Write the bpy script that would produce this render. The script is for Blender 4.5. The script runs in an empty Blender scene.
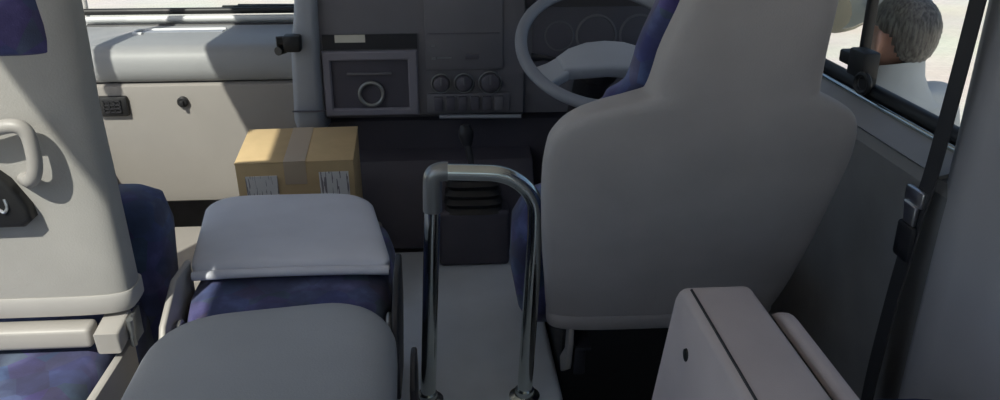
import bpy, bmesh, math, random
from mathutils import Vector, Matrix
random.seed(7)
V = Vector
COL = bpy.context.scene.collection
SC = bpy.context.scene

# ------------------------------------------------------------------ materials
def new_mat(name):
    m = bpy.data.materials.new(name); m.use_nodes = True
    nt = m.node_tree; nt.nodes.clear()
    out = nt.nodes.new('ShaderNodeOutputMaterial')
    b = nt.nodes.new('ShaderNodeBsdfPrincipled')
    nt.links.new(b.outputs[0], out.inputs[0])
    return m, nt, b, out

def mat(name, col, rough=0.6, metal=0.0, var=0.12, scale=9.0, bump=0.0, bscale=300.0, spec=0.5, coat=0.0):
    m, nt, b, out = new_mat(name)
    N, L = nt.nodes, nt.links
    tc = N.new('ShaderNodeTexCoord')
    nz = N.new('ShaderNodeTexNoise'); nz.inputs['Scale'].default_value = scale; nz.inputs['Detail'].default_value = 4
    L.new(tc.outputs['Object'], nz.inputs['Vector'])
    cr = N.new('ShaderNodeValToRGB')
    cr.color_ramp.elements[0].position = .3; cr.color_ramp.elements[1].position = .7
    cr.color_ramp.elements[0].color = [c * (1 - var) for c in col] + [1]
    cr.color_ramp.elements[1].color = [min(1, c * (1 + var)) for c in col] + [1]
    L.new(nz.outputs['Fac'], cr.inputs['Fac']); L.new(cr.outputs['Color'], b.inputs['Base Color'])
    b.inputs['Roughness'].default_value = rough; b.inputs['Metallic'].default_value = metal
    b.inputs['Specular IOR Level'].default_value = spec
    b.inputs['Coat Weight'].default_value = coat
    if bump:
        n2 = N.new('ShaderNodeTexNoise'); n2.inputs['Scale'].default_value = bscale; n2.inputs['Detail'].default_value = 3
        L.new(tc.outputs['Object'], n2.inputs['Vector'])
        bp = N.new('ShaderNodeBump'); bp.inputs['Strength'].default_value = bump; bp.inputs['Distance'].default_value = .002
        L.new(n2.outputs['Fac'], bp.inputs['Height']); L.new(bp.outputs[0], b.inputs['Normal'])
    return m

def hair_mat(name):
    m, nt, b, out = new_mat(name); N, L = nt.nodes, nt.links
    tc = N.new('ShaderNodeTexCoord'); mp = N.new('ShaderNodeMapping'); mp.inputs['Scale'].default_value = (150, 150, 22)
    L.new(tc.outputs['Object'], mp.inputs['Vector'])
    nz = N.new('ShaderNodeTexNoise'); nz.inputs['Scale'].default_value = 1; nz.inputs['Detail'].default_value = 3
    L.new(mp.outputs[0], nz.inputs['Vector'])
    cr = N.new('ShaderNodeValToRGB'); e = cr.color_ramp.elements
    e[0].position = .35; e[0].color = (.06, .052, .043, 1); e[1].position = .68; e[1].color = (.19, .172, .145, 1)
    L.new(nz.outputs['Fac'], cr.inputs['Fac']); L.new(cr.outputs['Color'], b.inputs['Base Color'])
    b.inputs['Roughness'].default_value = .42
    bp = N.new('ShaderNodeBump'); bp.inputs['Strength'].default_value = .5; bp.inputs['Distance'].default_value = .004
    L.new(nz.outputs['Fac'], bp.inputs['Height']); L.new(bp.outputs[0], b.inputs['Normal'])
    return m

def blue_fabric(name):
    """woven blue seat cloth: navy ground with soft violet and pale blue patches"""
    m, nt, b, out = new_mat(name); N, L = nt.nodes, nt.links
    tc = N.new('ShaderNodeTexCoord')
    vo = N.new('ShaderNodeTexVoronoi'); vo.inputs['Scale'].default_value = 22
    nz = N.new('ShaderNodeTexNoise'); nz.inputs['Scale'].default_value = 14; nz.inputs['Detail'].default_value = 5
    L.new(tc.outputs['Object'], nz.inputs['Vector'])
    L.new(tc.outputs['Object'], vo.inputs['Vector'])
    cr = N.new('ShaderNodeValToRGB')
    e = cr.color_ramp.elements
    e[0].position = .32; e[0].color = (.040, .045, .105, 1)
    e[1].position = .72; e[1].color = (.135, .165, .34, 1)
    x = e.new(.50); x.color = (.055, .064, .165, 1)
    L.new(nz.outputs['Fac'], cr.inputs['Fac'])
    mx = N.new('ShaderNodeMixRGB'); mx.blend_type = 'MULTIPLY'; mx.inputs[0].default_value = .35
    L.new(cr.outputs['Color'], mx.inputs[1]); L.new(vo.outputs['Color'], mx.inputs[2])
    L.new(mx.outputs[0], b.inputs['Base Color'])
    b.inputs['Roughness'].default_value = .9; b.inputs['Sheen Weight'].default_value = .15
    n2 = N.new('ShaderNodeTexNoise'); n2.inputs['Scale'].default_value = 500
    L.new(tc.outputs['Object'], n2.inputs['Vector'])
    bp = N.new('ShaderNodeBump'); bp.inputs['Strength'].default_value = .3; bp.inputs['Distance'].default_value = .001
    L.new(n2.outputs['Fac'], bp.inputs['Height']); L.new(bp.outputs[0], b.inputs['Normal'])
    return m

def glass_mat(name, tint=(.93, .95, .94)):
    m, nt, b, out = new_mat(name); N, L = nt.nodes, nt.links
    nt.nodes.remove(b)
    tr = N.new('ShaderNodeBsdfTransparent'); tr.inputs[0].default_value = (*tint, 1)
    gl = N.new('ShaderNodeBsdfGlossy'); gl.inputs['Roughness'].default_value = .02
    lw = N.new('ShaderNodeLayerWeight'); lw.inputs[0].default_value = .5
    pw = N.new('ShaderNodeMath'); pw.operation = 'POWER'; pw.inputs[1].default_value = 5
    fr = N.new('ShaderNodeMath'); fr.operation = 'MULTIPLY_ADD'; fr.inputs[1].default_value = .6; fr.inputs[2].default_value = .02
    L.new(lw.outputs['Facing'], pw.inputs[0]); L.new(pw.outputs[0], fr.inputs[0])
    mx = N.new('ShaderNodeMixShader')
    L.new(fr.outputs[0], mx.inputs[0]); L.new(tr.outputs[0], mx.inputs[1]); L.new(gl.outputs[0], mx.inputs[2])
    L.new(mx.outputs[0], out.inputs[0])
    return m

def paving_mat(name):
    m, nt, b, out = new_mat(name); N, L = nt.nodes, nt.links
    tc = N.new('ShaderNodeTexCoord')
    br = N.new('ShaderNodeTexBrick'); br.inputs['Scale'].default_value = 3.2
    br.inputs['Color1'].default_value = (.58, .54, .48, 1); br.inputs['Color2'].default_value = (.53, .49, .44, 1)
    br.inputs['Mortar'].default_value = (.45, .41, .37, 1); br.inputs['Mortar Size'].default_value = .015
    L.new(tc.outputs['Object'], br.inputs['Vector'])
    nz = N.new('ShaderNodeTexNoise'); nz.inputs['Scale'].default_value = .6; nz.inputs['Detail'].default_value = 6
    L.new(tc.outputs['Object'], nz.inputs['Vector'])
    mx = N.new('ShaderNodeMixRGB'); mx.blend_type = 'SOFT_LIGHT'; mx.inputs[0].default_value = .35
    L.new(br.outputs['Color'], mx.inputs[1]); L.new(nz.outputs['Color'], mx.inputs[2])
    L.new(mx.outputs[0], b.inputs['Base Color']); b.inputs['Roughness'].default_value = .85
    return m

def barcode_mat(name):
    m, nt, b, out = new_mat(name); N, L = nt.nodes, nt.links
    tc = N.new('ShaderNodeTexCoord')
    mp = N.new('ShaderNodeMapping'); mp.inputs['Scale'].default_value = (190, 1, 14)
    L.new(tc.outputs['Object'], mp.inputs['Vector'])
    nz = N.new('ShaderNodeTexNoise'); nz.inputs['Scale'].default_value = 1; nz.inputs['Detail'].default_value = 2
    L.new(mp.outputs[0], nz.inputs['Vector'])
    cr = N.new('ShaderNodeValToRGB'); cr.color_ramp.interpolation = 'CONSTANT'
    e = cr.color_ramp.elements
    e[0].position = 0; e[0].color = (.26, .24, .25, 1)
    e[1].position = .42; e[1].color = (.74, .73, .71, 1)
    L.new(nz.outputs['Fac'], cr.inputs['Fac']); L.new(cr.outputs['Color'], b.inputs['Base Color'])
    b.inputs['Roughness'].default_value = .5
    return m

M = dict(
    vinyl=mat('seat_vinyl_grey', (.40, .385, .365), .62, var=.05, bump=.25, bscale=350),
    vinyl_drv=mat('driver_seat_vinyl', (.405, .38, .375), .7, var=.06, bump=.25, bscale=350),
    vinyl_skylit=mat('jump_seat_vinyl_skylit', (.64, .65, .71), .6, var=.05, bump=.25, bscale=350),  # same vinyl as the other seats, lightened in place of skylight
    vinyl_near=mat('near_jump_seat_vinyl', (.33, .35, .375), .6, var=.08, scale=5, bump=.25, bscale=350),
    vinyl_warm=mat('stowed_seat_vinyl', (.55, .48, .47), .65, var=.06, bump=.25, bscale=350),
    hem=mat('seat_hem', (.45, .43, .41), .5, var=.05),
    blue=blue_fabric('blue_seat_cloth'),
    plastic=mat('grey_plastic', (.38, .36, .34), .45, var=.04),
    dplastic=mat('dark_plastic', (.022, .022, .027), .45, var=.1),
    black=mat('black_rubber', (.012, .012, .013), .5, var=.1),
    dash=mat('dash_light', (.30, .28, .26), .6, var=.03, bump=.15, bscale=500),
    dash_pad=mat('dash_pad', (.29, .295, .30), .5, var=.03, bump=.15, bscale=500),
    column=mat('dash_column', (.32, .34, .38), .55, var=.05),
    lid=mat('lid_bluegrey', (.34, .39, .52), .5, var=.06),
    console=mat('console_dark', (.155, .15, .168), .55, var=.06),
    frame=mat('console_frame', (.22, .21, .25), .5, var=.05),
    lower=mat('dash_lower', (.075, .07, .09), .6, var=.08),
    console2=mat('console_darker', (.10, .095, .115), .5, var=.08),
    wheel=mat('wheel_grey', (.27, .285, .325), .5, var=.05),
    wheelpad=mat('wheel_pad', (.44, .46, .50), .55, var=.05),
    chrome=mat('chrome', (.62, .66, .63), .16, metal=1.0, var=.03),
    dchrome=mat('dull_chrome', (.30, .31, .31), .3, metal=.7, var=.06),
    mat_floor=mat('floor_mat', (.60, .66, .74), .75, var=.10, scale=4, bump=.3, bscale=200),
    floor=mat('floor_dark', (.18, .18, .19), .8, var=.2),
    wall=mat('wall_dark', (.24, .24, .245), .6, var=.1),
    ledge=mat('wall_ledge', (.30, .29, .28), .5, var=.06),
    pillar=mat('pillar_trim', (.48, .475, .50), .6, var=.06, scale=3),
    belt=mat('belt_web', (.04, .04, .045), .75, var=.1),
    steel=mat('steel', (.75, .75, .76), .3, metal=1.0, var=.05),
    wpale=mat('wall_pale', (.62, .60, .58), .7, var=.04),
    ceil=mat('ceiling_cloth', (.72, .70, .68), .9, var=.04),
    card_top=mat('cardboard', (.56, .41, .22), .8, var=.05, scale=20),
    tape=mat('parcel_tape', (.50, .40, .29), .35, var=.05),
    label=barcode_mat('parcel_label'),
    paper=mat('paper_sticker', (.62, .60, .52), .6, var=.08),
    glass=glass_mat('window_glass'),
    paving=paving_mat('paving'),
    mirror=mat('mirror_shell', (.46, .42, .30), .5, var=.06),
    mirror_face=mat('mirror_face', (.72, .70, .60), .12, metal=1.0, var=.01),
    skin=mat('skin', (.46, .26, .19), .55, var=.06),
    hair=hair_mat('hair_grey_brown'),
    shirt=mat('shirt_grey', (.56, .575, .555), .8, var=.05, bump=.2, bscale=200),
    trousers=mat('trousers_dark', (.05, .055, .07), .8),
    white=mat('marking_white', (.6, .6, .6), .5, var=.02),
    gasket_light=mat('gasket_light', (.62, .63, .63), .4, var=.03),
)

# ------------------------------------------------------------------ mesh builder
def sgnpow(c, p): return math.copysign(abs(c) ** p, c)
def sring(c, ax, ay, w, h, n=3.2, N=40):
    c, ax, ay = V(c), V(ax), V(ay); r = []
    for k in range(N):
        a = 2 * math.pi * k / N
        r.append(c + ax * (w * sgnpow(math.cos(a), 2 / n)) + ay * (h * sgnpow(math.sin(a), 2 / n)))
    return r
def hring(x0, x1, y0, y1, z, n=3.4, N=44):
    return sring(((x0 + x1) / 2, (y0 + y1) / 2, z), (1, 0, 0), (0, 1, 0), (x1 - x0) / 2, (y1 - y0) / 2, n, N)

def smooth_path(pts, n=8):
    pts = [V(p) for p in pts]; out = []
    P = [pts[0] * 2 - pts[1]] + pts + [pts[-1] * 2 - pts[-2]]
    for i in range(1, len(P) - 2):
        p0, p1, p2, p3 = P[i - 1:i + 3]
        for k in range(n):
            t = k / n
            out.append(.5 * ((2 * p1) + (p2 - p0) * t + (2 * p0 - 5 * p1 + 4 * p2 - p3) * t * t + (3 * p1 - p0 - 3 * p2 + p3) * t ** 3))
    out.append(pts[-1]); return out

class MB:
    def __init__(s): s.bm = bmesh.new()
    def loft(s, rings, cap=True, closed=True):
        bm = s.bm; vs = [[bm.verts.new(p) for p in r] for r in rings]
        n = len(vs[0])
        for a, b in zip(vs, vs[1:]):
            for k in range(n if closed else n - 1):
                bm.faces.new((a[k], a[(k + 1) % n], b[(k + 1) % n], b[k]))
        if cap:
            bm.faces.new(vs[0][::-1]); bm.faces.new(vs[-1])
        return s
    def tube(s, pts, r, seg=14, cap=True):
        pts = [V(p) for p in pts]; rings = []
        n = len(pts); rr = r if isinstance(r, (list, tuple)) else [r] * n
        t0 = (pts[1] - pts[0]).normalized()
        up = V((0, 0, 1)) if abs(t0.z) < .9 else V((0, 1, 0))
        u = t0.cross(up).normalized()
        for i, p in enumerate(pts):
            t = (pts[min(i + 1, n - 1)] - pts[max(i - 1, 0)]).normalized()
            u = (u - t * u.dot(t)).normalized(); w = t.cross(u)
            rings.append([p + (u * math.cos(2 * math.pi * k / seg) + w * math.sin(2 * math.pi * k / seg)) * rr[i] for k in range(seg)])
        return s.loft(rings, cap)
    def strap(s, pts, side, w, t):
        """flat band: width w along 'side', thickness t"""
        pts = [V(p) for p in pts]; side = V(side).normalized(); rings = []
        n = len(pts)
        for i, p in enumerate(pts):
            tg = (pts[min(i + 1, n - 1)] - pts[max(i - 1, 0)]).normalized()
            sd = (side - tg * side.dot(tg)).normalized(); nn = tg.cross(sd)
            rings.append([p + sd * w / 2 + nn * t / 2, p - sd * w / 2 + nn * t / 2, p - sd * w / 2 - nn * t / 2, p + sd * w / 2 - nn * t / 2])
        return s.loft(rings)
    def box(s, x0, x1, y0, y1, z0, z1, bev=0.0, seg=2, mtx=None):
        bm2 = bmesh.new(); bmesh.ops.create_cube(bm2, size=1)
        for v in bm2.verts:
            v.co = V(((x0 + x1) / 2 + v.co.x * (x1 - x0), (y0 + y1) / 2 + v.co.y * (y1 - y0), (z0 + z1) / 2 + v.co.z * (z1 - z0)))
        if bev: bmesh.ops.bevel(bm2, geom=list(bm2.edges), offset=bev, segments=seg, profile=.5, affect='EDGES')
        return s.merge(bm2, mtx)
    def merge(s, bm2, mtx=None):
        if mtx is not None: bmesh.ops.transform(bm2, matrix=mtx, verts=bm2.verts)
        me = bpy.data.meshes.new('tmp'); bm2.to_mesh(me); bm2.free(); s.bm.from_mesh(me); bpy.data.meshes.remove(me); return s
    def prism(s, poly, d0, d1, o, au, av, an, bev=0.0, seg=3):
        """polygon (u,v) extruded along an from d0 to d1"""
        bm2 = bmesh.new(); o, au, av, an = V(o), V(au), V(av), V(an)
        a = [bm2.verts.new(o + au * u + av * v + an * d0) for u, v in poly]
        b = [bm2.verts.new(o + au * u + av * v + an * d1) for u, v in poly]
        f0 = bm2.faces.new(a[::-1]); f1 = bm2.faces.new(b); n = len(poly)
        for k in range(n): bm2.faces.new((a[k], a[(k + 1) % n], b[(k + 1) % n], b[k]))
        bmesh.ops.recalc_face_normals(bm2, faces=bm2.faces)
        if bev:
            ed = list(f0.edges) + list(f1.edges)
            bmesh.ops.bevel(bm2, geom=ed, offset=bev, segments=seg, profile=.5, affect='EDGES')
        return s.merge(bm2)
    def ball(s, c, r, seg=24, rings=14, mtx=None):
        bm2 = bmesh.new(); bmesh.ops.create_uvsphere(bm2, u_segments=seg, v_segments=rings, radius=1)
        rx, ry, rz = r if isinstance(r, (list, tuple)) else (r, r, r)
        mm = Matrix.Translation(c) @ (mtx if mtx is not None else Matrix.Identity(4)) @ Matrix.Diagonal((rx, ry, rz, 1))
        return s.merge(bm2, mm)
    def lathe(s, prof, c, axis, seg=28):
        """prof: (radius, distance along axis)"""
        c, axis = V(c), V(axis).normalized()
        up = V((0, 0, 1)) if abs(axis.z) < .9 else V((1, 0, 0))
        u = axis.cross(up).normalized(); w = axis.cross(u)
        rings = [[c + axis * d + (u * math.cos(2 * math.pi * k / seg) + w * math.sin(2 * math.pi * k / seg)) * max(r, 1e-4) for k in range(seg)] for r, d in prof]
        return s.loft(rings)
    def ring(s, c, n, R, r, seg=64, s2=14, sq=1.0):
        c, n = V(c), V(n).normalized(); up = V((0, 0, 1)) if abs(n.z) < .95 else V((1, 0, 0))
        u = n.cross(up).normalized(); w = n.cross(u); vs = []
        for i in range(seg):
            a = 2 * math.pi * i / seg; d = u * math.cos(a) + w * math.sin(a)
            vs.append([s.bm.verts.new(c + d * (R + r * math.cos(2 * math.pi * k / s2)) + n * (r * sq * math.sin(2 * math.pi * k / s2))) for k in range(s2)])
        for i in range(seg):
            a, b = vs[i], vs[(i + 1) % seg]
            for k in range(s2): s.bm.faces.new((a[k], b[k], b[(k + 1) % s2], a[(k + 1) % s2]))
        return s
    def build(s, name, m, parent=None, smooth=True, angle=40):
        bm = s.bm; bmesh.ops.recalc_face_normals(bm, faces=bm.faces)
        me = bpy.data.meshes.new(name)
        off = V((0, 0, 0))
        bm.to_mesh(me); bm.free()
        if smooth:
            me.polygons.foreach_set('use_smooth', [True] * len(me.polygons))
            try: me.set_sharp_from_angle(angle=math.radians(angle))
            except Exception: pass
        me.materials.append(M[m] if isinstance(m, str) else m)
        o = bpy.data.objects.new(name, me); COL.objects.link(o)
        if parent is not None:
            o.parent = parent
            o.matrix_parent_inverse = Matrix.Translation(parent.location).inverted() if parent.type == 'EMPTY' else Matrix.Identity(4)
        return o

def thing(name, label, cat, loc=(0, 0, 0), group=None):
    o = bpy.data.objects.new(name, None); COL.objects.link(o); o.location = loc
    o.empty_display_size = .05
    o['label'] = label; o['category'] = cat
    if group: o['group'] = group
    return o
def tag(o, label, cat, group=None):
    o['label'] = label; o['category'] = cat
    if group: o['group'] = group
    return o
def struct(o, label=None):
    o['kind'] = 'structure'
    if label: o['label'] = label
    return o
def sempty(name, label=None):
    o = bpy.data.objects.new(name, None); COL.objects.link(o); o['kind'] = 'structure'
    if label: o['label'] = label
    return o

# ------------------------------------------------------------------ camera
H = 1.10; FPX = 820.0; PITCH = math.radians(22.5); YAW = math.radians(3.9)
cam = bpy.data.cameras.new('camera'); co = bpy.data.objects.new('camera', cam); COL.objects.link(co)
cam.sensor_fit = 'HORIZONTAL'; cam.sensor_width = 36; cam.lens = 36 * FPX / 1000; cam.clip_start = .02; cam.clip_end = 500
fw = V((math.sin(YAW) * math.cos(PITCH), math.cos(YAW) * math.cos(PITCH), -math.sin(PITCH)))
rt = V((math.cos(YAW), -math.sin(YAW), 0)); up = rt.cross(fw)
mw = Matrix(((rt.x, up.x, -fw.x, 0), (rt.y, up.y, -fw.y, 0), (rt.z, up.z, -fw.z, H), (0, 0, 0, 1)))
co.matrix_world = mw; SC.camera = co

# ------------------------------------------------------------------ light
SUN = V((1.0, 2.2, -2.6)).normalized()          # direction the sunlight travels
sl = bpy.data.lights.new('sun', 'SUN'); sl.energy = 6.2; sl.angle = math.radians(.6); sl.color = (1.0, .95, .86)
so = bpy.data.objects.new('sun', sl); COL.objects.link(so); so.rotation_euler = SUN.to_track_quat('-Z', 'Y').to_euler()
so.location = (-4, -5, 8)
w = bpy.data.worlds.new('world'); SC.world = w; w.use_nodes = True
nt = w.node_tree; nt.nodes.clear()
wo = nt.nodes.new('ShaderNodeOutputWorld'); bg = nt.nodes.new('ShaderNodeBackground')
sk = nt.nodes.new('ShaderNodeTexSky'); sk.sky_type = 'NISHITA'; sk.sun_disc = False
sk.sun_elevation = math.radians(58); sk.sun_rotation = math.radians(217); sk.dust_density = 2.0
nt.links.new(sk.outputs[0], bg.inputs[0]); nt.links.new(bg.outputs[0], wo.inputs[0])
bg.inputs[1].default_value = .15
SC.view_settings.view_transform = 'Standard'; SC.view_settings.look = 'None'
SC.view_settings.gamma = 1; SC.view_settings.use_curve_mapping = False
SC.view_settings.exposure = 0.0
SC.cycles.use_denoising = True
SC.cycles.max_bounces = 12; SC.cycles.diffuse_bounces = 6; SC.cycles.transparent_max_bounces = 12
SC.cycles.sample_clamp_indirect = 6

# ------------------------------------------------------------------ the setting: outside ground and bus shell
GZ = -0.98
b = MB(); b.box(-60, 60, -60, 60, GZ - .1, GZ)
struct(b.build('ground', 'paving', smooth=False), 'pale beige brick paving outside the windows')
b = MB(); b.box(-1.06, .95, -2.2, 2.9, -.26, -.2); struct(b.build('floor', 'floor'), 'dark bus floor')

# centre hump the rail and the jump seats stand on
b = MB(); b.box(-.545, .245, -.4, 2.27, -.2, 0, .02, 3)
hump = struct(b.build('trim_1', 'mat_floor'), 'raised centre floor covered in blue-grey matting')

def WL(z): return -1.06 + .109 * max(0, z - .6)     # inner face of the left wall leans in above the sill
ZF, ZR = 1.46, 1.785                               # tops of the front and side window openings, left side
def lwall(mb, y0, y1, z0, z1):
    mb.loft([[V((WL(z0), y0, z0)), V((WL(z0), y1, z0)), V((WL(z0) - .06, y1, z0)), V((WL(z0) - .06, y0, z0))],
             [V((WL(z1), y0, z1)), V((WL(z1), y1, z1)), V((WL(z1) - .06, y1, z1)), V((WL(z1) - .06, y0, z1))]])
b = MB()
lwall(b, -2.2, 1.36, -.2, .62); lwall(b, 1.36, 2.5, -.2, .36)
lwall(b, 1.26, 1.36, .62, 1.85); b.box(-1.23, -1.18, 2.48, 2.9, -.2, .58); b.box(-1.23, -1.06, 2.47, 2.50, -.2, .58); b.box(-1.23, -.95, 2.48, 2.9, 1.46, 1.85); lwall(b, -2.2, -1.9, .62, 1.85); lwall(b, -.35, -.22, .62, 1.85)
lwall(b, 1.36, 2.5, ZF, 1.85); lwall(b, -1.9, 1.26, ZR, 1.85)
struct(b.build('wall_left', 'wpale', smooth=False), 'left side wall of the bus')
def lglass(n, y0, y1, z1, z0=.62):
    b = MB()
    b.loft([[V((WL(z0) - .03, y0, z0)), V((WL(z0) - .03, y1, z0)), V((WL(z0) - .034, y1, z0)), V((WL(z0) - .034, y0, z0))],
            [V((WL(z1) - .03, y0, z1)), V((WL(z1) - .03, y1, z1)), V((WL(z1) - .034, y1, z1)), V((WL(z1) - .034, y0, z1))]])
    struct(b.build(n, 'glass', smooth=False))
lglass('window_3', 1.36, 2.5, ZF, .36)
b = MB(); b.box(-1.206, -1.202, 2.49, 2.85, .58, 1.46); b.box(-1.2, -1.09, 2.486, 2.490, .58, 1.46); struct(b.build('window_8', 'glass', smooth=False))
b = MB(); b.tube([(-1.195, 2.862, .58), (-1.195, 2.862, 1.46)], .012, 10); struct(b.build('trim_7', 'wpale'), 'slim pale corner post of the windscreen'); lglass('window_4', -.22, 1.26, ZR); lglass('window_5', -1.9, -.35, ZR)

# right wall: lower door panel, ledge, sill, pillars and header
XR = .95
b = MB()
prof = [(XR + .05, -.2), (.885, -.2), (.87, .10), (.855, .50), (.85, .565), (.862, .582), (.905, .595), (.93, .60), (XR + .05, .605)]
b.prism([(x, z) for x, z in prof], -2.2, 2.75, (0, 0, 0), (1, 0, 0), (0, 0, 1), (0, 1, 0))
wr = struct(b.build('wall_right', 'wall', angle=25), 'dark lower side wall under the right windows')
b = MB(); b.prism([(.862, .583), (.905, .596), (.927, .601), (.927, .605), (.904, .602), (.856, .589)], 1.285, 2.72, (0, 0, 0), (1, 0, 0), (0, 0, 1), (0, 1, 0))
struct(b.build('trim_2', 'ledge'), 'grey ledge under the right window')
b = MB()
b.box(XR, XR + .05, .9, 1.28, .60, 1.85); b.box(XR, XR + .05, 2.66, 2.9, .60, 1.85)
b.box(XR, XR + .05, -2.2, -1.9, .64, 1.85); b.box(XR, XR + .05, -.45, -.3, .64, 1.85); b.box(XR, XR + .05, -2.2, 2.9, 1.45, 1.85)
struct(b.build('trim_3', 'wall', smooth=False), 'right window pillars and header')
w1 = sempty('window_1', 'right front window with a dark rubber seal and chrome strip')
b = MB(); b.box(.966, .970, 1.28, 2.66, .61, 1.45); b.build('glass', 'glass', w1, False)
b = MB(); b.tube([(.955, 1.27, .622), (.955, 2.66, .622)], .017, 12); b.build('gasket', 'black', w1)
b = MB(); b.tube([(.932, 1.27, .608), (.932, 2.66, .608)], .0075, 12); b.build('chrome_strip', 'chrome', w1)
b = MB(); b.box(.943, .965, 1.785, 1.803, .61, 1.45, .004); b.build('divider', 'black', w1)
b = MB(); b.box(.966, .970, -.3, .9, .655, 1.45); b.box(.966, .970, -1.9, -.45, .655, 1.45); struct(b.build('window_6', 'glass', smooth=False))

# B pillar cover
b = MB()
rings = []
for z, y in ((-.2, 1.285), (.1, 1.285), (.4, 1.285), (.7, 1.283), (1.0, 1.28), (1.85, 1.27)):
    rings.append([V(p) for p in ((XR + .02, y, z), (.90, y, z), (.865, y - .012, z), (.85, y - .045, z), (.845, y - .11, z), (.85, y - .17, z), (.835, y - .24, z), (.85, y - .32, z), (XR + .02, y - .36, z))])
b.loft(rings); struct(b.build('trim_4', 'pillar', angle=60), 'charcoal pillar cover beside the right window')

# roof, rear and front walls
b = MB(); b.box(-.983, 1.0, -2.2, 2.9, 1.85, 1.9); struct(b.build('ceiling', 'ceil', smooth=False), 'bus ceiling')
b = MB(); b.box(-1.1, 1.0, -2.26, -2.2, -.2, .75); b.box(-1.1, 1.0, -2.26, -2.2, 1.5, 1.85); b.box(-1.1, -.85, -2.26, -2.2, .75, 1.5); b.box(.8, 1.0, -2.26, -2.2, .75, 1.5)
struct(b.build('wall_back', 'wpale', smooth=False))
b = MB(); b.box(-.85, .8, -2.235, -2.23, .75, 1.5); struct(b.build('window_7', 'glass', smooth=False))
b = MB(); b.box(-1.23, 1.0, 2.84, 2.9, -.2, .605); b.box(-1.23, 1.0, 2.84, 2.9, 1.25, 1.85); b.box(.93, 1.0, 2.84, 2.9, .6, 1.62)  # unseen header over the windscreen set low to darken the dash
struct(b.build('wall_front', 'gasket_light', smooth=False), 'front panel under the windscreen and unseen header lowered to shade the dash')
w2 = sempty('window_2', 'windscreen with a pale and black rubber seal')
b = MB(); b.box(-1.19, .93, 2.868, 2.873, .605, 1.62); b.build('glass', 'glass', w2, False)
b = MB(); b.tube([(-1.19, 2.835, .610), (.95, 2.835, .610)], .011, 10); b.build('pale_seal', 'gasket_light', w2)
b = MB(); b.tube([(-1.19, 2.845, .634), (.95, 2.845, .634)], .011, 10); b.tube([(-1.17, 2.80, .593), (.95, 2.80, .593)], .009, 10); b.build('black_seal', 'black', w2)
b = MB(); b.tube(smooth_path([(-.25, 2.885, .62), (-.45, 2.90, .636), (-.70, 2.90, .640)]), .007, 8); b.build('wiper_arm', 'black', w2)
b = MB(); b.box(-.75, -.42, 2.878, 2.89, .625, .645, .003); b.build('wiper_blade', 'black', w2)

# ------------------------------------------------------------------ dashboard
D = thing('dashboard', 'bus dashboard across the front, pale on the left and dark in the middle', 'dashboard', (0, 2.5, 0))
def xprism(prof, x0, x1, bev=0): # profile in (y,z)
    b = MB(); b.prism(prof, x0, x1, (0, 0, 0), (0, 1, 0), (0, 0, 1), (1, 0, 0), bev); return b
pb = xprism([(2.412, .502), (2.400, .512), (2.396, .54), (2.402, .575), (2.418, .595), (2.45, .603), (2.60, .600), (2.83, .594), (2.83, .50)], -1.05, -.44)
pb.prism([(2.51, .50), (2.51, .601), (2.60, .600), (2.83, .594), (2.83, .50)], -1.175, -1.049, (0, 0, 0), (0, 1, 0), (0, 0, 1), (1, 0, 0))
pb.build('dash_pad', 'dash_pad', D, angle=50)
xprism([(2.43, .115), (2.412, .125), (2.405, .16), (2.400, .47), (2.402, .490), (2.412, .4965), (2.80, .4965), (2.80, .115)], -1.05, -.44).build('glove_panel', 'dash', D)
xprism([(2.425, .490), (2.425, .507), (2.8, .507), (2.8, .490)], -1.05, -.44).build('seam', 'black', D)
b = MB(); b.lathe([(.0, 0), (.016, 0), (.016, .010), (.012, .014), (0, .014)], (-.771, 2.401, .444), (0, -1, 0)); b.box(-.776, -.766, 2.378, 2.390, .432, .450, .002)
b.build('latch', 'black', D)
# black switch recess with a cooling grid
vt = MB().box(-1.015, -.928, 2.386, 2.41, .405, .465, .006).build('air_vent', 'black', D)
b = MB()
for k in range(4): b.box(-.995, -.945, 2.382, 2.388, .417 + .011 * k, .421 + .011 * k)
for k in range(4): b.box(-.995 + .0155 * k, -.992 + .0155 * k, 2.382, 2.388, .417, .454)
b.build('grid', 'dplastic', vt)
# defroster grille on the pad
b = MB()
b.tube(smooth_path([(-.935, 2.62, .601), (-.965, 2.635, .600), (-.965, 2.68, .599), (-.93, 2.70, .598), (-.70, 2.705, .598)]), .006, 8); b.build('defroster_rim', 'gasket_light', D)
MB().box(-.95, -.70, 2.655, 2.685, .592, .6005).build('defroster_slot', 'column', D)
# vertical column between pad and console
b = MB()
rings = []
for z, x0, x1, y in ((.36, -.452, -.352, 2.36), (.39, -.454, -.352, 2.34), (.60, -.442, -.352, 2.335), (.70, -.425, -.350, 2.34), (.80, -.415, -.350, 2.36), (.83, -.41, -.352, 2.40)):
    rings.append(hring(x0, x1, y, y + .40, z, 5))
b.loft(rings); b.build('column', 'column', D)
ck = MB().box(-.445, -.35, 2.332, 2.34, .424, .427).build('column_seam', 'console2', D)
# black clip on the pad's right end
b = MB(); b.box(-.448, -.400, 2.30, 2.35, .605, .650, .006); b.lathe([(0, 0), (.012, 0), (.012, .03), (0, .03)], (-.448, 2.325, .610), (-.5, -1, 0)); b.lathe([(0, 0), (.014, 0), (.014, .02), (0, .02)], (-.446, 2.315, .635), (-1, -.3, 0)); b.build('clip', 'black', D)
# console body
xprism([(2.46, .385), (2.385, .388), (2.372, .40), (2.372, .70), (2.39, .80), (2.44, .83), (2.83, .83), (2.83, .385)], -.36, .235, .006).build('console_body', 'console', D)
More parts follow.
